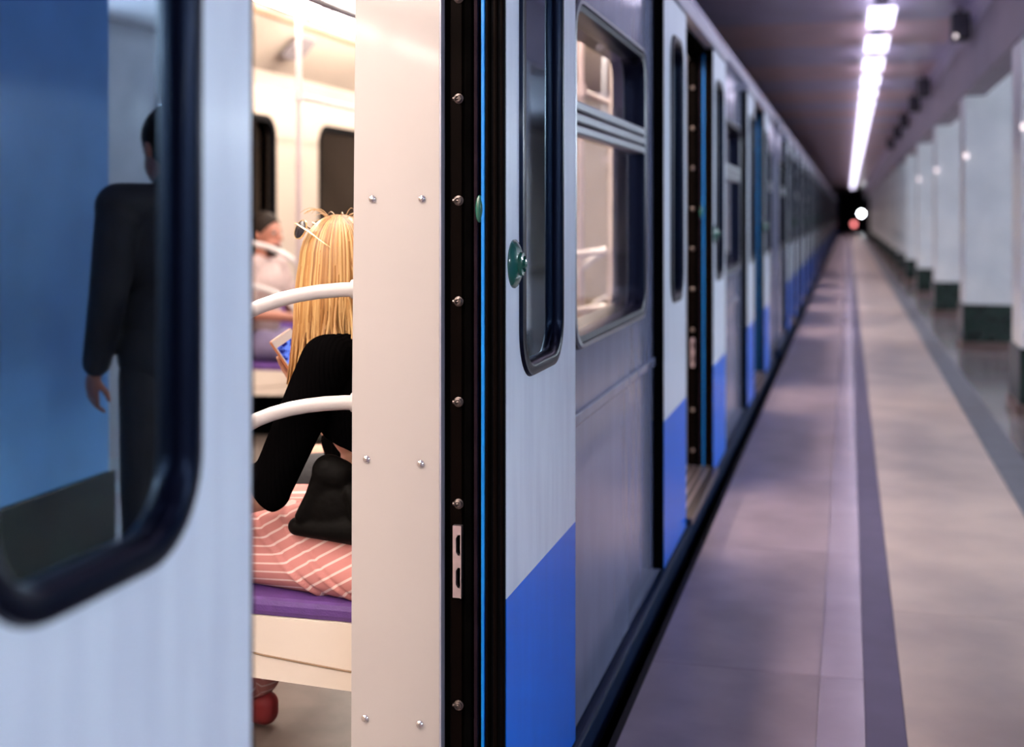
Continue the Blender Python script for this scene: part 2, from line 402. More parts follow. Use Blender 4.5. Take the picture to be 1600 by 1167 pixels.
# beam over the pillars with a soffit that rises towards the aisle
tag(MB().prism_xz([(1.235, 2.82), (1.47, 2.82), (1.74, 3.17), (1.875, 3.30), (1.90, 3.93), (1.235, 3.80)], -10, 122).build('trim_2', 'plaster'), kind='structure')
tag(MB().prism_xz([(1.18, 3.46), (1.235, 3.40), (1.235, 3.64), (1.18, 3.64)], -10, 122).build('trim_3', 'ceiling_violet'), kind='structure')

def pillar_proto(x0, x1, d, m):
    r = empty('pillar', (0, 0, 0))
    MB().prism_xz([(x0, 0.49), (x1, 0.49), (x1, 3.18), (x1 - 0.07, 3.165), (max(x0 + 0.01, 1.47), 2.83), (x0, 2.83)], 0, d).build('shaft', m, r)
    MB().box(x0 - 0.02, x1 + 0.02, -0.02, d + 0.02, 0.08, 0.500, 0.006).build('base', 'marble_green', r)
    MB().box(x0 - 0.04, x1 + 0.04, -0.04, d + 0.04, 0.0, 0.082, 0.006).build('plinth', 'plinth_brown', r)
    return r
pil = pillar_proto(1.257, 1.81, 0.60, 'marble')
PIL_Y = [10.2 + 4.875 * k for k in range(15)]
words = ['nearest white marble pillar with dark green base, cut by the right picture edge',
         'first whole white marble pillar with green base beside the grey floor stripe',
         'second whole white marble pillar with green base, partly behind the first',
         'third whole white marble pillar from the right picture edge, blurred',
         'fourth whole white marble pillar from the right picture edge, blurred']
for k, y in enumerate(PIL_Y):
    o = pil if k == 0 else copy_tree(pil)
    o.location = (0, y, 0)
    tag(o, words[k] if k < 5 else 'far blurred white pillar in the row towards the tunnel mouth', 'pillar', 'row of marble pillars')
pw = pillar_proto(1.37, 1.86, 1.95, 'marble_blue'); pw.location = (0, 2.49, 0)
tag(pw, 'broad blue faced pier with dark base, seen mirrored in the left door glass', 'pillar')
# round lamps on the pillar corners, loudspeakers under the beam
for k in range(4):
    y = PIL_Y[k]
    r = empty('wall_lamp', (1.265, y, 2.15))
    MB().lathe((1.265, y, 2.15), (0, -1, 0), [(0.03, 0.0), (0.03, 0.015), (0.012, 0.02), (0.012, 0.03)], 16).build('mount', 'dull_metal', r, True)
    MB().lathe((1.265, y - 0.03, 2.15), (0, -1, 0), [(0.006, 0), (0.025, 0.012), (0.034, 0.034), (0.025, 0.056), (0.004, 0.068)], 16).build('bulb', 'small_lamp', r, True)
    tag(r, ['small round lamp on the nearest pillar at the picture edge', 'small round lamp on the first whole pillar', 'small round lamp on the second whole pillar', 'small round lamp on the third whole pillar'][k], 'lamp', 'pillar lamps')
SP = [13.7, 20.2, 23.0, 27.1, 30.9, 35.8]
for k, y in enumerate(SP):
    r = empty('loudspeaker', (1.10, y, 3.26))
    MB().box(1.01, 1.19, y - 0.14, y + 0.14, 3.26, 3.53, 0.012).build('cabinet', 'black_plastic', r)
    MB().box(1.025, 1.175, y - 0.148, y - 0.14, 3.28, 3.51, 0.003).build('grille', 'cloth_grey', r)
    MB().tube([(1.10, y, 3.52), (1.10, y, 3.602)], 0.02, 8).build('bracket', 'dull_metal', r)
    if k == 0: MB().lathe((1.045, y - 0.148, 3.29), (0, -1, 0), [(0.022, 0), (0.022, 0.006), (0.015, 0.012), (0.002, 0.014)], 12).build('indicator', 'small_lamp', r)
    tag(r, ['black loudspeaker box with a small light, largest under the ceiling beam', 'second black loudspeaker box along the ceiling beam', 'third black loudspeaker box along the ceiling beam', 'fourth black loudspeaker box along the ceiling beam', 'fifth loudspeaker box along the ceiling beam, tiny and blurred', 'last loudspeaker box of the row along the ceiling beam'][k], 'loudspeaker', 'loudspeakers along the beam')
# ceiling lights over the platform
lr = empty('ceiling_light', (0.316, 0, 3.5))
MB().prism_xz([(0.24, 3.602), (0.27, 3.45), (0.362, 3.45), (0.392, 3.602)], -0.60, 0.60).build('housing', 'trim_light', lr)
MB().box(0.190, 0.442, -0.61, 0.61, 3.415, 3.452, 0.006).build('diffuser', 'hall_lamp', lr)
ords = ['topmost ceiling light in the picture, cut by its upper edge', 'second ceiling light down from the upper picture edge', 'third ceiling light down from the upper picture edge', 'fourth ceiling light down from the upper picture edge', 'fifth ceiling light down from the upper picture edge', 'sixth ceiling light down from the upper picture edge']
for k in range(52):
    o = lr if k == 0 else copy_tree(lr)
    o.location = (0.316, -7.3 + 2.04 * k, 3.5)
    tag(o, ords[k - 10] if 10 <= k < 16 else ('platform ceiling light overhead, outside the picture' if k < 10 else 'far white ceiling light merging into the bright row'), 'ceiling light', 'row of lights over the platform')
ar = empty('fill_light', (6.95, 0, 2.75))  # added wall strips, set low to brighten the doors more than the floor
MB().box(6.90, 7.0, -1.6, 1.6, 2.55, 2.95, 0.01).build('housing', 'trim_light', ar)
MB().box(6.875, 6.902, -1.55, 1.55, 2.59, 2.91, 0.006).build('diffuser', 'aisle_fill', ar)
for k in range(8):
    o = ar if k == 0 else copy_tree(ar)
    o.location = (6.95, -8.3 + 4.875 * k, 2.75)
    tag(o, 'added long fill light on the far aisle wall, hidden behind the pillars', 'wall light', 'added aisle fill lights')
# signals at the tunnel mouth
for nm, x, z, m, lab in (('signal_lamp', 1.03, 1.57, 'signal_white', 'bright round white signal lamp at the tunnel mouth'), ('tail_lamp', 0.46, 0.72, 'signal_red', 'dim red round lamp below the white signal')):
    r = empty(nm, (x, 106, 0))
    MB().tube([(x, 106.1, 0.0), (x, 106.1, z)], 0.04, 8).build('post', 'black_plastic', r)
    MB().lathe((x, 106.06, z), (0, -1, 0), [(0.22, 0.0), (0.22, 0.1), (0.2, 0.1), (0.2, 0.02)], 20).build('hood', 'black_plastic', r)
    MB().lathe((x, 106.04, z), (0, -1, 0), [(0.18, 0.0), (0.17, 0.03), (0.1, 0.06), (0.01, 0.07)], 20).build('lens', m, r)
    tag(r, lab, 'signal')

# ================================================================= THE TRAIN
XL = -0.700          # outer face of the door leaves
XB = -0.745          # outer face of the body
XI = -0.850          # inner lining
XF = -3.70           # inner face of the far wall
DOORS = [-2.29, 2.02, 6.33, 10.64]
CY0, CY1 = -5.1, 13.45
car = empty('metro_car', (-2.25, 4.175, -1.34))
tag(car, 'nearest pale and blue train car with its doors open on the bright interior', 'train car', 'cars of the train')
MB().box(-3.75, XB - 0.01, CY0, CY1, -0.14, 0.0).build('car_floor', 'car_floor', car)
MB().box(-3.55, -1.0, CY0 + 0.2, CY1 - 0.2, -0.75, -0.14).build('underframe', 'tunnel_dark', car)
for y in (-2.6, 10.95):
    for dy in (-1.05, 1.05):
        MB().lathe((-1.35, y + dy, -0.72), (-1, 0, 0), [(0.42, 0), (0.42, 0.1), (0.39, 0.12), (0.39, 1.6), (0.42, 1.62), (0.42, 1.72)], 28).build('wheelset', 'dull_metal', car, True)
arc = [(XB, 2.31), (-0.775, 2.45), (-0.86, 2.60), (-1.08, 2.74), (-1.5, 2.84), (-2.25, 2.88), (-3.0, 2.84), (-3.45, 2.74), (-3.67, 2.60), (-3.77, 2.45), (-3.80, 2.31)]
MB().shell_xz(arc, CY0, CY1, 0.05).build('roof', 'roof_grey', car, True)
MB().box(-0.765, -0.700, CY0, CY1, 2.300, 2.345, 0.008).build('gutter', 'trim_light', car)
MB().box(-0.80, -0.715, CY0, CY1, 2.345, 2.40, 0.01).build('eave_trim', 'body_enamel', car)
MB().box(-0.79, -0.715, CY0, CY1, -0.22, -0.10, 0.01).build('skirt', 'body_blue', car)
icl = [(XI, 2.20), (-0.95, 2.42), (-1.2, 2.58), (-1.6, 2.64), (-2.9, 2.64), (-3.30, 2.60)]
for i in range(len(icl) - 1):
    pass
MB().shell_xz(icl, CY0 + 0.1, CY1 - 0.1, -0.02).build('inner_ceiling', 'car_ceiling', car, True)
for y in (CY0, CY1 - 0.08):
    MB().prism_xz([(-3.79, -0.09), (XB - 0.012, -0.09)] + [(x + (0.012 if x < -2.25 else -0.012), z - 0.01) for x, z in arc], y + 0.004, y + 0.08).build('end_wall', 'body_enamel', car)
    yi = y + 0.085 if y < 0 else y - 0.012
    MB().box(-3.70, XI, yi, yi + 0.007, 0.0, 2.6).build('end_lining', 'cream_wall', car)
# near side wall segments with windows
segs = []
edges = [CY0] + [v for d in DOORS for v in (d - 0.605, d + 0.605)] + [CY1]
for i in range(0, len(edges), 2): segs.append((edges[i], edges[i + 1]))
for i, (a, b) in enumerate(segs):
    full = (b - a) > 2.5
    if full:
        wc = (a + b) / 2 - 0.07; y0, y1 = wc - 0.63, wc + 0.63
    else:
        wc = (a + b) / 2; y0, y1 = wc - 0.55, wc + 0.55
    z0, z1 = 1.01, 1.94
    MB().plate(rect(a + 0.015, b - 0.015, -0.09, 2.31), [rrect(y0, y1, z0, z1, 0.09)], XB - 0.012, XB).build('side_wall', 'body_enamel', car)
    MB().plate(rect(a + 0.03, b - 0.03, 0.0, 2.22), [rrect(y0, y1, z0, z1, 0.09)], XI, XI + 0.012).build('inner_lining', 'cream_wall', car)
    MB().box(XB - 0.002, XB + 0.012, a + 0.05, b - 0.05, 0.765, 0.80, 0.005).build('rubbing_strip', 'body_enamel', car)
    fr = MB().ring(y0, y1, z0, z1, 0.09, [(0.035, XB), (0.033, XB + 0.012), (0.022, XB + 0.016), (0.020, XB + 0.010), (0.014, XB + 0.010), (0.012, XB + 0.018), (-0.004, XB + 0.014), (-0.012, XB - 0.01), (-0.014, XI), (0.03, XI), (0.03, XI - 0.008), (-0.02, XI - 0.008), (-0.02, XB - 0.02)][:9] + [(0.0, XI)]).build('window_frame', 'seal_gloss', car, True)
    tag(fr, label='dark moulded frame around the car window')
    MB().ring(y0, y1, z0, z1, 0.09, [(0.030, XB + 0.006), (0.028, XB + 0.020), (0.016, XB + 0.022), (0.014, XB + 0.006)]).build('frame_bead', 'frame_metal', fr, True)
    for za, zb in ((1.585, 1.612), (1.617, 1.646), (1.651, 1.680)):
        MB().box(XB - 0.03, XB + 0.016, y0 + 0.005, y1 - 0.005, za, zb, 0.006).build('slider_bar', 'frame_metal', fr)
    MB().box(XB - 0.022, XB - 0.017, y0 - 0.005, y1 + 0.005, z0 - 0.005, 1.59).build('lower_pane', 'window_glass', fr)
    MB().box(XB - 0.030, XB - 0.025, y0 - 0.005, y1 + 0.005, 1.675, z1 + 0.005).build('upper_pane', 'window_glass', fr)

def door_leaf(y0, y1, lead, knob):
    """one leaf; lead = +1 when its rubber nose faces +Y"""
    leaf_w = y1 - y0
    if lead > 0: wy1 = y1 - 0.158; wy0 = wy1 - 0.335
    else: wy0 = y0 + 0.135; wy1 = wy0 + 0.375
    wz0, wz1, R = 1.018, 2.08, 0.085
    lf = MB().plate(rect(y0, y1, -0.035, 2.25), [rrect(wy0, wy1, wz0, wz1, R)], XL - 0.04, XL).build('door_leaf', 'door_enamel', car)
    MB().ring(wy0, wy1, wz0, wz1, R, [(0.028, XL - 0.001), (0.024, XL + 0.008), (0.004, XL + 0.011), (-0.004, XL + 0.006), (-0.008, XL - 0.002), (-0.010, XL - 0.008), (-0.011, XL - 0.016), (0.0, XL - 0.039), (0.0, XL - 0.001)], 10).build('window_seal', 'seal_gloss', lf, True, angle=50)
    MB().plate(rrect(wy0 - 0.005, wy1 + 0.005, wz0 - 0.005, wz1 + 0.005, R), [], XL - 0.017, XL - 0.013).build('window_pane', 'door_glass', lf)
    e = y1 if lead > 0 else y0; s = lead
    ys = sorted((e, e + s * 0.012))
    MB().box(XL - 0.042, XL - 0.001, ys[0], ys[1], -0.035, 2.25, 0.003).build('edge_rubber', 'rubber', lf)
    e2 = y0 if lead > 0 else y1; ys = sorted((e2, e2 - s * 0.006))
    MB().box(XL - 0.042, XL - 0.0005, ys[0], ys[1], -0.035, 2.25, 0.002).build('edge_rubber', 'rubber', lf)
    for xx, m, t in ((XL - 0.006, 'jamb_brown', 0.003), (XL - 0.020, 'jamb_brown', 0.005), (XL - 0.034, 'jamb_black', 0.004)):
        MB().tube([(xx, e + s * 0.013, -0.035), (xx, e + s * 0.013, 2.25)], t, 8).build('rubber_ridge', m, lf, True)
    if knob:
        ky = e - s * 0.062
        kb = MB().lathe((XL, ky, 1.253), (1, 0, 0), [(0.053, 0.0), (0.053, 0.003), (0.049, 0.007), (0.034, 0.014), (0.026, 0.016), (0.025, 0.022), (0.018, 0.024), (0.017, 0.019), (0.012, 0.019), (0.011, 0.028), (0.002, 0.030)], 32).build('door_button', 'green_knob', lf, True)
        kb['label'] = 'round green door button'
    return lf
for di, d in enumerate(DOORS):
    door_leaf(d - 1.31, d - 0.60, 1, False)
    door_leaf(d + 0.60, d + 1.31, -1, True)
    MB().box(XB - 0.10, XB + 0.0, d - 0.62, d + 0.62, 2.225, 2.31, 0.004).build('door_header', 'jamb_black', car)
    MB().box(XB - 0.01, XL + 0.012, d - 1.33, d + 1.33, 2.255, 2.30, 0.006).build('door_track', 'trim_light', car)
    sl = MB().box(XI - 0.02, -0.672, d - 0.60, d + 0.60, -0.03, 0.004, 0.004).build('door_sill', 'dull_metal', car)
    for q in range(4): MB().box(XI + 0.01 + q * 0.036, XI + 0.022 + q * 0.036, d - 0.59, d + 0.59, 0.003, 0.008).build('sill_rib', 'latch_metal', sl)
    for s in (-1, 1):                                  # door posts
        e = d + s * 0.60
        ya, yb = sorted((e + s * 0.030, e + s * 0.10))
        jb = MB().box(XI + 0.002, XB - 0.016, ya, yb, 0.0, 2.24).build('door_post', 'jamb_black', car)
        yc = sorted((e + s * 0.004, e + s * 0.034))
        f = lambda x0, x1, y0, y1, z0, z1, nm, m, b=0.002: MB().box(x0, x1, *sorted((e + s * y0, e + s * y1)), z0, z1, b).build(nm, m, jb)
        f(-0.795, -0.780, 0.010, 0.034, 0.0, 2.24, 'post_channel', 'jamb_black')
        f(-0.833, -0.806, 0.026, 0.034, 0.0, 2.24, 'mounting_strip', 'jamb_brown')
        f(-0.7755, -0.767, 0.012, 0.034, 0.0, 2.24, 'post_seal', 'jamb_purple')
        f(XB - 0.0125, XB - 0.0055, 0.006, 0.034, -0.03, 2.24, 'skin_edge', 'edge_blue', 0.001)
        f(XB - 0.004, XB - 0.001, 0.010, 0.034, 0.0, 2.24, 'post_rubber', 'rubber', 0.0005)
        if s > 0 and di in (1, 2):
            g = MB(); g.add(*ellip((XB - 0.0175, e + 0.010, 1.372), (Vector((0.009, 0, 0)), Vector((0, 0.008, 0)), Vector((0, 0, 0.030))))); g.build('post_dome', 'green_knob', jb, True)  # small green dome on the door post
            for zz in (0.082, 0.30, 0.735, 0.955, 1.172, 1.390, 1.610, 1.827, 2.045):
                scw = MB().lathe((-0.8135, e + 0.026, zz), (0, -1, 0), [(0.011, 0), (0.011, 0.002), (0.0085, 0.003), (0.0085, 0.008), (0.006, 0.009), (0.006, 0.004), (0.001, 0.004)], 16).build('post_screw', 'dull_metal', jb, True)
                MB().tube([(-0.826, e + 0.024, zz), (-0.8135, e + 0.024, zz)], 0.004, 8).build('post_clip', 'dull_metal', jb)
            # striker plate with two rounded notches
            base = MB().plate([(0, 0)] * 0 + rect(0, 0.001, 0, 0.001), [], 0, 0.001) if False else None
            prof = [(-0.8235, 0.535), (-0.8055, 0.535)]
            def notch(zc):
                return [(-0.8055, zc - 0.022), (-0.812, zc - 0.022), (-0.8165, zc - 0.015), (-0.8165, zc + 0.015), (-0.812, zc + 0.022), (-0.8055, zc + 0.022)]
            pl = prof + notch(0.578) + notch(0.648) + [(-0.8055, 0.690), (-0.8235, 0.690)]
            lt = MB().prism_xz(pl, e + 0.014, e + 0.026)
            lt.box(-0.8055, -0.8035, e + 0.010, e + 0.026, 0.535, 0.690)
            lt.build('striker_plate', 'latch_metal', jb)['label'] = 'shiny striker plate with two notches'
        # cream wind screen panel beside the door
        pan = MB().prism_xz([(XI, 0.0), (-1.053, 0.0), (-1.050, 1.0), (-1.036, 2.5), (XI, 2.22)], *sorted((e + s * 0.002, e + s * 0.034))).build('screen_panel', 'cream_panel', car)
        MB().box(XI - 0.0005, XI + 0.0035, *sorted((e + s * 0.003, e + s * 0.034)), 0.0, 2.22).build('panel_edge', 'trim_light', pan)
        if di in (1, 2):
            for (x, z) in ((-1.003, 1.3935), (-0.889, 1.3935), (-1.0165, 0.826), (-0.892, 0.822), (-0.998, 1.96), (-0.888, 1.96), (-1.02, 0.26), (-0.894, 0.26)):
                y = e + s * 0.002
                sr = MB().lathe((x, y, z), (0, -s, 0), [(0.0088, 0), (0.0088, 0.001), (0.0078, 0.0035), (0.005, 0.0055), (0.001, 0.006)], 18).build('dome_screw', 'chrome', pan, True)
# a red marker at the foot of the second door
MB().box(-0.80, -0.745, 5.76, 5.92, 0.004, 0.055, 0.01).build('sill_marker', 'red_paint', car)

# ---- inside of the nearest car
FW = [(-4.3, -3.1), (-0.3, 0.9), (2.9, 3.45), (4.0, 5.2), (5.9, 6.3), (6.45, 6.82), (7.10, 7.86), (8.60, 9.75), (10.3, 10.9), (11.6, 12.8)]
holes = [rrect(a, b, 0.98, 2.00, 0.13) for a, b in FW]
fwall = MB().plate(rect(CY0, CY1, 0.0, 2.24), holes, XF - 0.09, XF).build('far_wall', 'cream_wall', car)
for a, b in FW:
    MB().ring(a, b, 0.98, 2.00, 0.13, [(0.012, XF), (0.012, XF + 0.008), (-0.028, XF + 0.006), (-0.03, XF - 0.03), (0.0, XF - 0.03)]).build('far_window_seal', 'rubber', fwall, True)
    MB().box(XF - 0.05, XF - 0.045, a - 0.004, b + 0.004, 0.976, 2.004).build('far_pane', 'far_glass', fwall)
# lit cove with its tan moulding and the panel line
MB().prism_xz([(XF, 2.20), (XF + 0.02, 2.30), (-3.36, 2.60), (-3.30, 2.62), (-3.30, 2.64), (-3.75, 2.66), (-3.75, 2.2)], CY0 + 0.1, CY1 - 0.1).build('far_cove', 'cream_wall', car)
MB().tube([(-3.40, CY0 + 0.1, 2.575), (-3.40, CY1 - 0.1, 2.575)], 0.018, 8).build('cove_moulding', 'tan_trim', car)
MB().prism_xz([(-3.52, 2.37), (-3.55, 2.40), (-3.42, 2.52), (-3.40, 2.50)], 7.62, 7.86).build('sticker', 'sticker_grey', car)
for xx in (-3.13, -1.42):
    y = CY0 + 0.4
    k = 0
    while y + 1.55 < CY1 - 0.2:
        lp = MB().box(xx - 0.085, xx + 0.085, y, y + 1.55, 2.555, 2.645, 0.03).build('lamp_strip', 'car_lamp', car)
        MB().box(xx - 0.11, xx + 0.11, y - 0.06, y - 0.01, 2.55, 2.65, 0.01).build('lamp_bracket', 'trim_light', lp)
        y += 1.71; k += 1
MB().tube([(-1.70, CY0 + 0.3, 2.07), (-1.70, CY1 - 0.3, 2.07)], 0.017, 10).build('ceiling_rail', 'frame_metal', car, True)
y = CY0 + 1.0
while y < CY1 - 1:
    MB().tube([(-1.70, y, 2.07), (-1.70, y, 2.64)], 0.012, 8).build('rail_hanger', 'frame_metal', car); y += 2.2

def bench(y0, y1, near):
    m = (lambda x: x) if near else (lambda x: -4.55 - x)
    def bx(a, b, *r): x0, x1 = sorted((m(a), m(b))); return MB().box(x0, x1, *r)
    g = [(-0.855, 0.436), (-1.40, 0.436), (-1.425, 0.425), (-1.43, 0.40), (-1.405, 0.315), (-1.36, 0.295), (-0.855, 0.275)]
    ap = MB().prism_xz([(m(x), z) for x, z in g], y0, y1).build('bench', 'cream_apron', car)
    bx(-0.865, -1.425, y0 + 0.004, y1 - 0.004, 0.434, 0.476, 0.014).build('cushion', 'cushion_purple', ap)['label'] = 'purple seat cushion'
    bx(-0.855, -0.90, y0 + 0.004, y1 - 0.004, 0.48, 0.88, 0.015).build('seat_back', 'cushion_purple', ap)
    for yy in (y0 - 0.0012, y1 + 0.0012):
        MB().tube([(m(-1.42), yy, 0.365), (m(-1.30), yy, 0.348), (m(-1.10), yy, 0.330), (m(-0.86), yy, 0.318)], 0.0022, 6).build('trim_seam', 'tan_trim', ap)
    bx(-0.86, -1.1, y0 + 0.3, y1 - 0.3, 0.0, 0.28).build('heater_box', 'jamb_black', ap)
    # curved arm rails at both ends
    for yy in (y0 - 0.022, y1 + 0.022):
        for z0, xe, ze in ((1.193, -1.52, 0.70), (0.940, -1.46, 0.56)):
            pts = []
            A = Vector((-1.045, z0)); 
            for t in range(15):
                a = math.pi / 2 * t / 14
                pts.append((m(A.x + (xe - A.x) * math.sin(a) ** 1.0), yy, ze + (z0 - ze) * (math.cos(a) ** 0.55 if t < 14 else 0)))
            pts.append((m(xe + 0.0), yy, ze - 0.06)); pts.append((m(xe + 0.03), yy, max(0.45, ze - 0.16))); pts.append((m(-1.40), yy, 0.42))
            rl = MB().tube(pts, 0.0165, 14, sx=0.75).build('arm_rail', 'rail_white', ap, True)
            MB().tube([(m(-1.047), yy, z0), (m(-1.073), yy, z0)], 0.0215, 16, sx=0.85).build('rail_socket', 'rail_white', ap, True)
    # grab pole at each end
    for yy in (y0 - 0.02, y1 + 0.02):
        MB().tube([(m(-1.44), yy, 0.40), (m(-1.44), yy, 2.63)], 0.0165, 12).build('grab_pole', 'pole_pink', ap, True)
        MB().tube([(m(-1.44), yy, 2.02), (m(-1.44), yy, 2.08)], 0.03, 12).build('pole_joint', 'pole_pink', ap, True)
    MB().tube([(m(-1.44), y0 - 0.02, 2.05), (m(-1.44), y1 + 0.02, 2.05)], 0.0165, 12).build('top_rail', 'pole_pink', ap, True)
    return ap
bench(2.70, 5.62, True); bench(7.02, 9.94, True); bench(-1.60, 1.33, True)
bench(6.95, 9.94, False); bench(2.70, 5.62, False)

# ---- the rest of the train
car.location.z += LIFT
fit = ('bench', 'wheelset', 'underframe', 'sill_marker', 'sticker', 'rail_hanger', 'far_window_seal', 'lamp_bracket', 'post_screw', 'post_clip', 'dome_screw', 'sill_rib', 'frame_bead')
clabs = ['second train car, dark and blurred, behind the nearest car', 'third train car, strongly blurred, far along the platform', 'fourth train car, a dark blur before the vanishing point', 'last train car at the vanishing point']
for k in range(4):
    c = copy_tree(car, None, fit); c.location.y += 19.2 * (k + 1)
    tag(c, clabs[k], 'train car', 'cars of the train')

# ================================================================= PEOPLE
SCRATCH = bpy.data.scenes.new('scratch')
def blob(name, prims, material, parent, voxel=0.007, smooth=6, cuts=(), post=None):
    mb = MB()
    for V, F in prims: mb.add(V, F)
    me = bpy.data.meshes.new('tmp'); me.from_pydata(mb.v, [], mb.f); me.update()
    bm = bmesh.new(); bm.from_mesh(me); bmesh.ops.recalc_face_normals(bm, faces=bm.faces); bm.to_mesh(me); bm.free()
    o = bpy.data.objects.new('tmp', me); SCRATCH.collection.objects.link(o)
    md = o.modifiers.new('r', 'REMESH'); md.mode = 'VOXEL'; md.voxel_size = voxel; md.use_smooth_shade = True
    ms = o.modifiers.new('s', 'SMOOTH'); ms.factor = 0.5; ms.iterations = smooth
    vl = SCRATCH.view_layers[0]; vl.update(); dg = vl.depsgraph
    nm = bpy.data.meshes.new_from_object(o.evaluated_get(dg)); bpy.data.objects.remove(o); bpy.data.meshes.remove(me)
    if cuts:
        bm = bmesh.new(); bm.from_mesh(nm)
        for co, no in cuts:
            bmesh.ops.bisect_plane(bm, geom=list(bm.verts) + list(bm.edges) + list(bm.faces), plane_co=co, plane_no=no, clear_outer=True)
        bm.to_mesh(nm); bm.free()
    if post: post(nm)
    nm.name = name; nm.materials.clear(); nm.materials.append(MATS[material])
    for p in nm.polygons: p.use_smooth = True
    ob = bpy.data.objects.new(name, nm)
    return link(ob, parent)

class Fr:
    """a body frame: forward, left, up from a base point"""
    def __init__(s, base, yaw):                       # yaw: heading angle in the XY plane
        s.b = Vector(base); s.f = Vector((math.cos(yaw), math.sin(yaw), 0)); s.l = Vector((-s.f.y, s.f.x, 0)); s.u = Vector((0, 0, 1))
    def __call__(s, f, l, u): return s.b + s.f * f + s.l * l + s.u * u
    def ax(s, a, b, c): return (s.f * a, s.l * b, s.u * c)
def hand_prims(wrist, d, n, curl=0.5, s=1.0, side=1):
    """palm, four fingers and a thumb; d = finger direction, n = palm normal (fingers curl towards n)"""
    d = Vector(d).normalized(); n = Vector(n); n = (n - d * n.dot(d)).normalized(); t = d.cross(n) * side
    w_ = Vector(wrist); P = []
    P.append(ellip(w_ + d * 0.045 * s, (d * 0.052 * s, t * 0.040 * s, n * 0.017 * s)))
    for i, L in enumerate((0.072, 0.080, 0.075, 0.060)):
        o = w_ + d * 0.082 * s + t * (0.029 - 0.0195 * i) * s
        d1 = (d * math.cos(curl) + n * math.sin(curl)).normalized(); d2 = (d * math.cos(curl * 2.2) + n * math.sin(curl * 2.2)).normalized()
        m = o + d1 * L * 0.52 * s
        P.append(capsule(o - d * 0.02, 0.0095 * s, m, 0.0085 * s, 8, 3)); P.append(capsule(m, 0.0085 * s, m + d2 * L * 0.5 * s, 0.0072 * s, 8, 3))
    o = w_ + d * 0.030 * s + t * 0.034 * s; m = o + (d * 0.5 + t * 0.75 + n * 0.35).normalized() * 0.036 * s
    P.append(capsule(o - t * 0.01, 0.012 * s, m, 0.0105 * s, 8, 3)); P.append(capsule(m, 0.0105 * s, m + (d * 0.85 + t * 0.15 + n * 0.45).normalized() * 0.032 * s, 0.0085 * s, 8, 3))
    return P
def head_prims(C, F, s=1.0):
    P = [ellip(C + F.u * 0.015 * s, F.ax(0.098 * s, 0.078 * s, 0.105 * s)), ellip(C + F.f * 0.035 * s - F.u * 0.055 * s, F.ax(0.060 * s, 0.058 * s, 0.068 * s)),
         ellip(C + F.f * 0.062 * s - F.u * 0.098 * s, F.ax(0.030 * s, 0.030 * s, 0.022 * s)),
         capsule(C + F.f * 0.092 * s + F.u * 0.004 * s, 0.010 * s, C + F.f * 0.113 * s - F.u * 0.036 * s, 0.014 * s),
         capsule(C + F.f * 0.088 * s + F.l * 0.04 * s + F.u * 0.026 * s, 0.009 * s, C + F.f * 0.088 * s - F.l * 0.04 * s + F.u * 0.026 * s, 0.009 * s),
         capsule(C + F.f * 0.084 * s + F.l * 0.014 * s - F.u * 0.064 * s, 0.011 * s, C + F.f * 0.084 * s - F.l * 0.014 * s - F.u * 0.064 * s, 0.011 * s)]
    for q in (-1, 1): P.append(ellip(C + F.l * q * 0.080 * s - F.f * 0.008 * s - F.u * 0.010 * s, F.ax(0.018 * s, 0.009 * s, 0.030 * s)))
    return P
def face_parts(C, F, parent, s=1.0):
    for q in (-1, 1):
        c = C + F.l * q * 0.032 * s + F.f * 0.083 * s + F.u * 0.004 * s
        mb = MB(); mb.add(*ellip(c, F.ax(0.012 * s, 0.014 * s, 0.009 * s))); ey = mb.build('eye', 'eye_white', parent, True)
        mb = MB(); mb.add(*ellip(c + F.f * 0.009 * s, F.ax(0.005 * s, 0.006 * s, 0.006 * s))); mb.build('iris', 'eye_dark', parent, True)
    mb = MB(); mb.add(*ellip(C + F.f * 0.094 * s - F.u * 0.064 * s, F.ax(0.006 * s, 0.022 * s, 0.008 * s))); mb.build('lips', 'lip', parent, True)

# ---------------------------------------------------------------- the woman in the doorway
SEAT = 0.470
B = Fr((-1.06, 2.930, SEAT), math.radians(180 - 12))
HF = Fr((0, 0, 0), math.radians(180 - 52))            # her head is turned away from the door
wo = empty('person', (-1.06, 2.930, SEAT))
tag(wo, 'seated blonde woman in black ribbed sweater and pink striped trousers', 'person')
HC = B(0.165, 0.0, 0.765)                              # head centre
LS, RS = B(0.085, 0.165, 0.555), B(0.10, -0.165, 0.555)
LE = Vector((-1.315, 2.765, 0.715)); LW = Vector((-1.49, 2.755, 0.650))
PC = Vector((-1.392, 3.085, 0.985)); PN = Vector((0.72, -0.60, 0.35)).normalized(); PU = Vector((-0.62, -0.10, 0.78)); PU = (PU - PN * PU.dot(PN)).normalized()
RE = Vector((-1.27, 3.14, 0.72)); RW = PC - PU * 0.115 - PN * 0.034
torso = [ellip(B(0.0, 0, 0.11), B.ax(0.125, 0.175, 0.115)), ellip(B(0.045, 0, 0.27), B.ax(0.088, 0.125, 0.13)), ellip(B(0.07, 0, 0.43), B.ax(0.100, 0.150, 0.15)), capsule(LS - Vector((0, 0, 0.02)), 0.048, RS - Vector((0, 0, 0.02)), 0.048), capsule(B(0.10, 0, 0.56), 0.055, HC - Vector((0, 0, 0.06)), 0.048)]
legs = []
for q in (-1, 1):
    hip, knee, ank = B(0.03, 0.09 * q, 0.092), B(0.47, 0.105 * q, 0.085), B(0.50, 0.10 * q, -0.37)
    legs += [capsule(hip, 0.085, knee, 0.060), capsule(knee, 0.055, ank, 0.038), capsule(ank - Vector((0, 0, 0.045)), 0.034, B(0.64, 0.11 * q, -0.43), 0.026)]
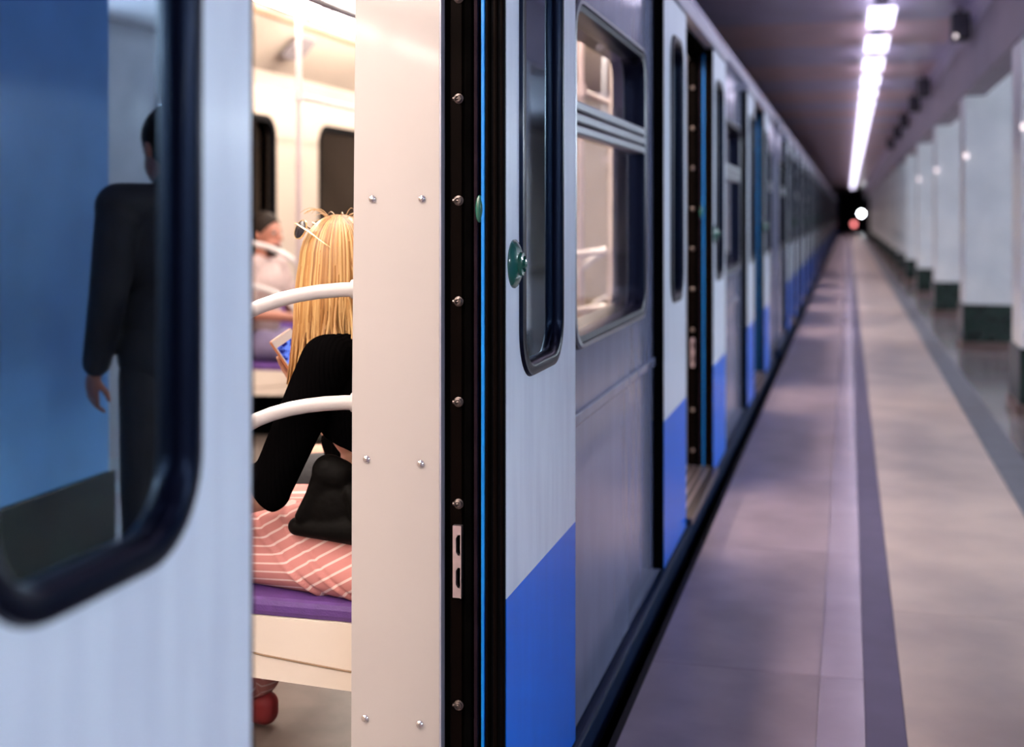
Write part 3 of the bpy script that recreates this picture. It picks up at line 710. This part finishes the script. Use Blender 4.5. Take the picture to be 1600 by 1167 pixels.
arms = [capsule(LS, 0.045, LE, 0.042), capsule(LE, 0.046, LW, 0.029), capsule(RS, 0.045, RE, 0.038), capsule(RE, 0.038, RW, 0.026)]
hands = hand_prims(LW, LW - LE, (-0.2, 0.3, -0.9), 0.35, side=-1) + hand_prims(RW, PU, PN, 0.12, side=1)
blob('body', torso + legs + arms + hands + head_prims(HC, HF, 0.95), 'skin', wo, 0.0055, 3)
face_parts(HC, HF, wo, 0.95)
# sweater: short body, sleeves to the elbow
up = Vector((0, 0, 1))
sw = [ellip(B(0.045, 0, 0.30), B.ax(0.106, 0.144, 0.12)), ellip(B(0.065, 0, 0.43), B.ax(0.125, 0.170, 0.165)), capsule(LS - up * 0.010, 0.064, RS - up * 0.010, 0.064), capsule(B(0.09, 0, 0.54), 0.070, B(0.11, 0, 0.605), 0.058)]
sl_l = [capsule(LS - up * 0.010, 0.066, LS.lerp(LE, 0.5), 0.058), capsule(LS.lerp(LE, 0.45), 0.058, LE, 0.052), capsule(LE - up * 0.004, 0.052, LE.lerp(LW, 0.12), 0.050), ellip(LE + Vector((-0.02, 0, 0.028)), (Vector((0.052, 0, 0)), Vector((0, 0.055, 0)), Vector((0, 0, 0.034))))]
sl_r = [capsule(RS - up * 0.02, 0.064, RE, 0.055), capsule(RE, 0.055, RE.lerp(RW, 0.3), 0.046)]
swo = blob('sweater', sw, 'knit_black', wo, 0.006, 6, cuts=[(B(0.0, 0, 0.318), (B.u * -1.0 + B.f * 0.42).normalized())])
blob('sleeve', sl_l, 'knit_black', swo, 0.006, 6, cuts=[(Vector((-1.328, 2.76, 0.700)), Vector((-0.81, 0, -0.59)))]); blob('sleeve', sl_r, 'knit_black', swo, 0.006, 6)
# trousers
pts = [ellip(B(0.0, 0, 0.12), B.ax(0.150, 0.195, 0.125)), ellip(B(0.02, 0, 0.185), B.ax(0.116, 0.156, 0.080))]
for q in (-1, 1):
    hip, knee, ank = B(0.03, 0.092 * q, 0.100), B(0.47, 0.108 * q, 0.092), B(0.50, 0.10 * q, -0.33)
    pts += [capsule(hip, 0.102, B(0.25, 0.11 * q, 0.096), 0.094), capsule(B(0.25, 0.11 * q, 0.096), 0.094, knee, 0.080), capsule(knee, 0.078, ank, 0.068), capsule(B(-0.02, 0.165 * q, 0.056), 0.056, B(0.40, 0.165 * q, 0.052), 0.050)]
def stripe(me):
    a = me.attributes.new('stripe', 'FLOAT', 'POINT'); nrm = [v.normal.copy() for v in me.vertices]; val = []
    for i, v in enumerate(me.vertices):
        p = v.co - B.b; f = p.dot(B.f); l = p.dot(B.l); u = p.z
        seam = (f - 0.09) - (u - 0.01) * 1.40            # a fold running diagonally over the thigh
        s = u + 0.10 * f
        if seam < 0.0: s += 0.26 * seam * min(1.0, -seam / 0.03 + 0.35)
        if abs(l) < 0.06: s += abs(l) - 0.06
        if f > 0.46: s = u * 0.15 + l * 0.9
        val.append(s / 0.0188)
        g = math.exp(-(seam / 0.010) ** 2) * 0.006 - math.exp(-((seam + 0.016) / 0.009) ** 2) * 0.004
        seam2 = seam + 0.095
        g += math.exp(-(seam2 / 0.010) ** 2) * 0.005 - math.exp(-((seam2 + 0.014) / 0.009) ** 2) * 0.005
        if -0.02 < u < 0.24 and l > 0: v.co += nrm[i] * g
    a.data.foreach_set('value', val)
blob('trousers', pts, 'striped_cotton', wo, 0.006, 6, post=stripe)
for q in (-1, 1):
    a = B(0.47, 0.10 * q, -0.43); b = B(0.66, 0.11 * q, -0.435)
    blob('shoe', [capsule(a, 0.036, b, 0.030), capsule(a + B.u * 0.02, 0.036, a.lerp(b, 0.4) + B.u * 0.01, 0.034)], 'shoe_red', wo, 0.006, 3, cuts=[(Vector((0, 0, 0.002)), Vector((0, 0, -1)))])

# blonde hair: a smooth cap with single locks over it
hr = empty('hair', HC, wo)
def hair_lock(az, z_end, r_out, rnd, w0, tint, part_pol):
    """az measured from the back of the head; follows the skull, then falls"""
    back = -HF.f; side = HF.l
    d = back * math.cos(az) + side * math.sin(az)
    rad = 1.0 / math.sqrt((math.cos(az) / 0.108) ** 2 + (math.sin(az) / 0.090) ** 2)
    P = []
    for t in range(7):
        pol = part_pol + (math.pi / 2 - part_pol) * t / 6
        P.append(HC + d * rad * math.sin(pol) * (1 + 0.03 * rnd) + Vector((0, 0, 0.117 * math.cos(pol) + 0.006)))
    z0 = P[-1].z; n = 12
    for t in range(1, n + 1):
        k = t / n; z = z0 + (z_end - z0) * k
        push = 0.012 * math.sin(k * 3.0) + r_out * max(0, k - 0.45) ** 1.5
        wob = 0.006 * math.sin(k * 7 + rnd * 9) * k
        tw = HF.l * math.cos(az) + HF.f * math.sin(az)
        P.append(HC + d * (rad + push + 0.004 * rnd) + tw * wob * 1.5 + Vector((0, 0, z - HC.z)))
    rs = []
    for i in range(len(P)):
        k = i / (len(P) - 1); rs.append(w0 * (0.55 + 0.6 * math.sin(min(1, k * 1.6) * 1.57)) * (1 - 0.75 * max(0, k - 0.6) / 0.4))
    return P, rs
mb = MB(); tints = []
rng = random.Random(11)
for layer, cnt in ((0.0, 110), (0.5, 190), (0.9, 170)):
    for i in range(cnt):
        az = -2.15 + 4.3 * (i + rng.random() * 0.8) / cnt
        hang = 0.265 + 0.045 * rng.random() - 0.01 * math.cos(az)
        if layer > 0.9: hang *= 0.75 + 0.25 * rng.random()
        p, rs = hair_lock(az, HC.z - hang, (0.01 if az > 0.6 else 0.08) + 0.08 * rng.random() ** 2, layer + (rng.random() - 0.5) * 0.7, 0.0034 + 0.0026 * rng.random(), 0, 0.12 + 0.10 * rng.random())
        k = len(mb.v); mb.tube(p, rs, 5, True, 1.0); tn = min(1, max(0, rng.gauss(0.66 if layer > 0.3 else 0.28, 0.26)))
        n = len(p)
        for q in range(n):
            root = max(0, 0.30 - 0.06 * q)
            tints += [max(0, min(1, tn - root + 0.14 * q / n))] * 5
for i in range(26):
    az = -1.1 + 1.5 * rng.random()
    p, rs = hair_lock(az, HC.z - 0.20 - 0.035 * rng.random(), 0.10 + 0.10 * rng.random(), 1.0 + 0.5 * rng.random(), 0.0026 + 0.002 * rng.random(), 0, 0.2)
    mb.tube(p, rs, 5, True, 1.0); tints += [0.55 + 0.4 * rng.random()] * (5 * len(p))
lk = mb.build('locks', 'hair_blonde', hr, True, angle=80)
at = lk.data.attributes.new('tint', 'FLOAT', 'POINT')
for i, t in enumerate(tints): at.data[i].value = t
tag(lk, kind='stuff')
def cap_tint(me):
    a = me.attributes.new('tint', 'FLOAT', 'POINT')
    for i in range(len(me.vertices)): a.data[i].value = 0.28
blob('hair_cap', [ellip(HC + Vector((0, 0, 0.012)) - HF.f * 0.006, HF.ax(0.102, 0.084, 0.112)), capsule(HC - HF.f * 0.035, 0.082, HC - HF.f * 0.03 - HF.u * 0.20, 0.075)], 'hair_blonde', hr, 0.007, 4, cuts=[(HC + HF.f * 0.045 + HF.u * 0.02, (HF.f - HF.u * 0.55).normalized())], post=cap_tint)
mb = MB(); tints = []
for i in range(16):                                   # flyaway hairs on the crown
    a = rng.random() * 6.28; d = Vector((math.cos(a), math.sin(a), 0)); s0 = HC + Vector((0, 0, 0.118)) + d * 0.03
    L = 0.05 + 0.05 * rng.random(); h = 0.012 + 0.02 * rng.random()
    p = [s0 + d * L * t / 6 + Vector((0, 0, h * math.sin(t / 6 * 2.6) - 0.004)) for t in range(7)]
    mb.tube(p, [0.0007] * 6 + [0.0003], 4, True); tints += [0.8] * 28
fly = mb.build('flyaway_hairs', 'hair_blonde', hr, True); at = fly.data.attributes.new('tint', 'FLOAT', 'POINT')
for i, t in enumerate(tints): at.data[i].value = t
tag(fly, kind='stuff')

# sunglasses pushed up on her hair
SR = Vector((0.967, 0.254, 0)); SCm = Vector((0.254, -0.967, 0))
sg = empty('sunglasses', HC + Vector((0, 0, 0.1)))
tag(sg, 'dark sunglasses with thin gold arms pushed up on the blonde hair', 'sunglasses')
L1 = HC + SR * -0.088 + Vector((0, 0, 0.088)) + SCm * 0.050
TE = HC + SR * -0.008 + Vector((0, 0, 0.046)) + SCm * 0.104
mid = L1.lerp(TE, 0.5) + SCm * 0.022
off = -HF.l * 0.0
for q in (0, 1):
    dsp = SCm * (-0.125 * q) + SR * (0.02 * q)
    ln = MB().lathe(L1 + dsp, (-0.50, -0.72, 0.30), [(0.001, -0.004), (0.017, -0.003), (0.0235, 0.0), (0.017, 0.003), (0.001, 0.005)], 20).build('lens', 'lens_dark', sg, True)
    MB().lathe(L1 + dsp, (-0.50, -0.72, 0.30), [(0.0252, -0.0015), (0.0252, 0.0015), (0.0232, 0.0015), (0.0232, -0.0015)], 20).build('rim', 'gold', sg, True)
    MB().tube([L1 + dsp * 1.0 + Vector((0, 0, 0.016)) + SR * -0.012, mid + dsp * 1.5 + Vector((0, 0, 0.008)), TE + dsp * 1.55], 0.0016, 8).build('temple', 'gold', sg, True)
MB().tube([L1 + SCm * -0.022, L1 + SCm * -0.06 + Vector((0, 0, 0.01)), L1 + SCm * -0.10 + SR * 0.01], 0.0018, 8).build('bridge', 'gold', sg, True)

# telephone in her right hand
ph = empty('phone', PC)
tag(ph, 'orange edged phone with glowing blue screen held by the blonde woman', 'phone')
def phone(root, c, n, up, edge, m_front, m_screen):
    n = Vector(n).normalized(); up = Vector(up); up = (up - n * up.dot(n)).normalized(); r = up.cross(n)
    M = Matrix((r, up, n)).transposed().to_4x4(); M.translation = Vector(c)
    for nm, b, mm, dims in (('case', 0.004, edge, (-.037, .037, -.074, .074, -.0055, .0045)), ('front', 0.0015, m_front, (-.0345, .0345, -.0715, .0715, .0035, .0052)), ('screen', 0.0, m_screen, (-.031, .031, -.054, .050, .0052, .0056))):
        x = MB().box(*dims, b); x.v = [tuple(M @ Vector(v)) for v in x.v]; x.build(nm, mm, root)
phone(ph, PC, PN, PU, 'phone_orange', 'phone_white', 'phone_screen')

# soft black bag beside her on the bench
bg = empty('bag', (-1.15, 2.76, 0.60))
tag(bg, 'soft black cloth bag slumped on the striped trousers', 'bag')
blob('bag_body', [capsule((-1.245, 2.765, 0.632), 0.022, (-1.08, 2.745, 0.635), 0.034), capsule((-1.215, 2.765, 0.655), 0.026, (-1.165, 2.765, 0.765), 0.036), capsule((-1.165, 2.765, 0.765), 0.040, (-1.135, 2.765, 0.755), 0.038), ellip((-1.14, 2.762, 0.685), (Vector((0.085, 0, 0.0)), Vector((0, 0.032, 0)), Vector((0, 0, 0.075)))), capsule((-1.17, 2.75, 0.77), 0.016, (-1.23, 2.745, 0.66), 0.012), capsule((-1.10, 2.745, 0.72), 0.02, (-1.06, 2.74, 0.63), 0.03)], 'bag_cloth', bg, 0.005, 5)
MB().tube([(-1.08, 2.735, 0.70), (-1.04, 2.745, 0.78), (-1.02, 2.80, 0.86), (-1.03, 2.87, 0.93)], 0.007, 8).build('strap', 'bag_cloth', bg, True)

def seated(name, label, base, heading, skin, top, low, hair, thigh, bare_shins, arm_pose, shoe, hs=1.0, beard=False):
    F = Fr(base, heading); r = empty(name, base); tag(r, label, 'person')
    C = F(0.06, 0, 0.775)
    S = [F(0.03, q * 0.19, 0.575) for q in (1, -1)]
    P = [ellip(F(0, 0, 0.11), F.ax(0.13, 0.175, 0.115)), ellip(F(0.01, 0, 0.29), F.ax(0.11, 0.15, 0.15)), ellip(F(0.03, 0, 0.45), F.ax(0.125, 0.185, 0.16)), capsule(S[0], 0.06, S[1], 0.06), capsule(F(0.03, 0, 0.58), 0.06, C - F.u * 0.06, 0.055)]
    T = [ellip(F(0.01, 0, 0.27), F.ax(0.135, 0.175, 0.17)), ellip(F(0.03, 0, 0.45), F.ax(0.14, 0.20, 0.17)), capsule(S[0], 0.072, S[1], 0.072), capsule(F(0.03, 0, 0.57), 0.075, F(0.035, 0, 0.615), 0.065)]
    W = [ellip(F(0, 0, 0.11), F.ax(0.145, 0.19, 0.125))]
    for i, q in enumerate((1, -1)):
        k, a = F(thigh, 0.13 * q, 0.09), F(thigh + 0.02, 0.12 * q, -0.37)
        P += [capsule(F(0.02, 0.095 * q, 0.095), 0.085, k, 0.06), capsule(k, 0.056, a, 0.038), capsule(a - F.u * 0.045, 0.034, F(thigh + 0.17, 0.13 * q, -0.435), 0.026)]
        W += [capsule(F(0.02, 0.095 * q, 0.098), 0.1, F(thigh - (0.12 if bare_shins else 0), 0.128 * q, 0.092), 0.084 if bare_shins else 0.075)]
        if not bare_shins: W += [capsule(k, 0.072, a + F.u * 0.03, 0.058)]
        E, H_ = F(*[c * (q if j == 1 else 1) for j, c in enumerate(arm_pose[0])]), F(*[c * (q if j == 1 else 1) for j, c in enumerate(arm_pose[1])])
        P += [capsule(S[i], 0.05, E, 0.041), capsule(E, 0.041, H_, 0.028)] + hand_prims(H_, H_ - E, F.u * -0.6 - F.l * q, 0.5, side=q)
        T += [capsule(S[i], 0.068, S[i].lerp(E, 0.65), 0.062)]
        blob('shoe', [capsule(F(thigh - 0.0, 0.12 * q, -0.425), 0.040, F(thigh + 0.19, 0.13 * q, -0.43), 0.034)], shoe, r, 0.008, 3)
    blob('body', P + head_prims(C, F, hs), skin, r, 0.007, 3)
    face_parts(C, F, r, hs)
    blob('shirt', T, top, r, 0.009, 6); blob('shorts' if bare_shins else 'trousers', W, low, r, 0.009, 6)
    blob('hair', [ellip(C + F.u * 0.028 * hs - F.f * 0.008, F.ax(0.108 * hs, 0.088 * hs, 0.108 * hs))], hair, r, 0.008, 3, cuts=[(C + F.f * 0.05 + F.u * 0.03, (F.f * 0.8 - F.u * 0.75).normalized())])
    if beard: blob('beard', [ellip(C + F.f * 0.055 - F.u * 0.095, F.ax(0.048, 0.055, 0.050))], hair, r, 0.007, 3, cuts=[(C - F.u * 0.062, F.u)])
    return r, F, C
pa, _, _ = seated('person', 'bearded passenger in pale shirt and lilac trousers on the far bench', (-3.52, 7.22, 0.470), math.radians(-6), 'skin_tan', 'cloth_pale', 'cloth_lilac', 'hair_dark', 0.46, False, ((0.10, 0.24, 0.30), (0.33, 0.10, 0.27)), 'shoe_dark', beard=True)
p2 = empty('phone', (-3.10, 7.19, 0.74)); tag(p2, 'black phone in the hands of the bearded passenger', 'phone')
phone(p2, (-3.105, 7.17, 0.745), (-0.7, -0.1, 0.6), (0.6, 0, 0.7), 'black_plastic', 'black_plastic', 'lens_dark')
pb, _, _ = seated('person', 'bare-kneed passenger in grey sitting beyond the blonde woman', (-1.10, 3.66, 0.470), math.radians(180 - 4), 'skin', 'cloth_grey', 'cloth_dark', 'hair_dark', 0.56, True, ((0.12, 0.24, 0.30), (0.30, 0.12, 0.20)), 'shoe_red')

# man standing on the platform right of the frame, mirrored in the left door glass
F = Fr((0.85, 4.02, 0.0), math.radians(28))
man = empty('person', (0.85, 4.02, 0.0)); tag(man, 'man in dark jacket, only a silhouette mirrored in the left door glass', 'person')
C = F(0.03, 0, 1.64); S = [F(0, q * 0.2, 1.44) for q in (1, -1)]
P = [ellip(F(0, 0, 0.95), F.ax(0.12, 0.165, 0.14)), ellip(F(0, 0, 1.12), F.ax(0.11, 0.15, 0.16)), ellip(F(0.01, 0, 1.30), F.ax(0.125, 0.18, 0.17)), capsule(S[0], 0.06, S[1], 0.06), capsule(F(0, 0, 1.45), 0.06, C - F.u * 0.06, 0.055)]
T = [ellip(F(0, 0, 0.98), F.ax(0.150, 0.195, 0.20)), capsule(F(0, 0.06, 1.1), 0.13, F(0, -0.06, 1.1), 0.13), ellip(F(0.01, 0, 1.28), F.ax(0.15, 0.205, 0.20)), capsule(S[0], 0.078, S[1], 0.078), capsule(F(0, 0, 1.44), 0.08, F(0, 0, 1.50), 0.07)]
W = [ellip(F(0, 0, 0.93), F.ax(0.135, 0.175, 0.13))]
for i, q in enumerate((1, -1)):
    k, a = F(0.02, 0.10 * q, 0.50), F(0.0, 0.11 * q, 0.09)
    P += [capsule(F(0, 0.09 * q, 0.90), 0.085, k, 0.058), capsule(k, 0.055, a, 0.038), capsule(a - F.u * 0.04, 0.034, F(0.15, 0.13 * q, 0.035), 0.028)]
    W += [capsule(F(0, 0.09 * q, 0.90), 0.10, k, 0.075), capsule(k, 0.073, a + F.u * 0.02, 0.062)]
    E, H_ = F(-0.03, 0.255 * q, 1.16), F(0.06, 0.25 * q, 0.92)
    P += [capsule(S[i], 0.05, E, 0.041), capsule(E, 0.041, H_, 0.028)] + hand_prims(H_, H_ - E, F.l * -q, 0.4, side=q)
    T += [capsule(S[i], 0.075, E, 0.062), capsule(E, 0.062, E.lerp(H_, 0.9), 0.046)]
    blob('shoe', [capsule(F(-0.03, 0.11 * q, 0.044), 0.044, F(0.18, 0.13 * q, 0.038), 0.036)], 'shoe_dark', man, 0.008, 3)
blob('body', P + head_prims(C, F, 1.03), 'skin_tan', man, 0.007, 3); face_parts(C, F, man, 1.03)
blob('jacket', T, 'cloth_dark', man, 0.009, 6); blob('trousers', W, 'cloth_dark', man, 0.009, 6)
blob('hair', [ellip(C + F.u * 0.028 - F.f * 0.008, F.ax(0.11, 0.09, 0.112))], 'hair_dark', man, 0.008, 3, cuts=[(C + F.f * 0.05 + F.u * 0.03, (F.f * 0.8 - F.u * 0.75).normalized())])
for o in (wo, sg, ph, bg, pa, p2, pb): o.location.z += LIFT      # passengers ride on the car floor
bpy.data.scenes.remove(SCRATCH)
man.scale = (1.05, 1.05, 1.06)
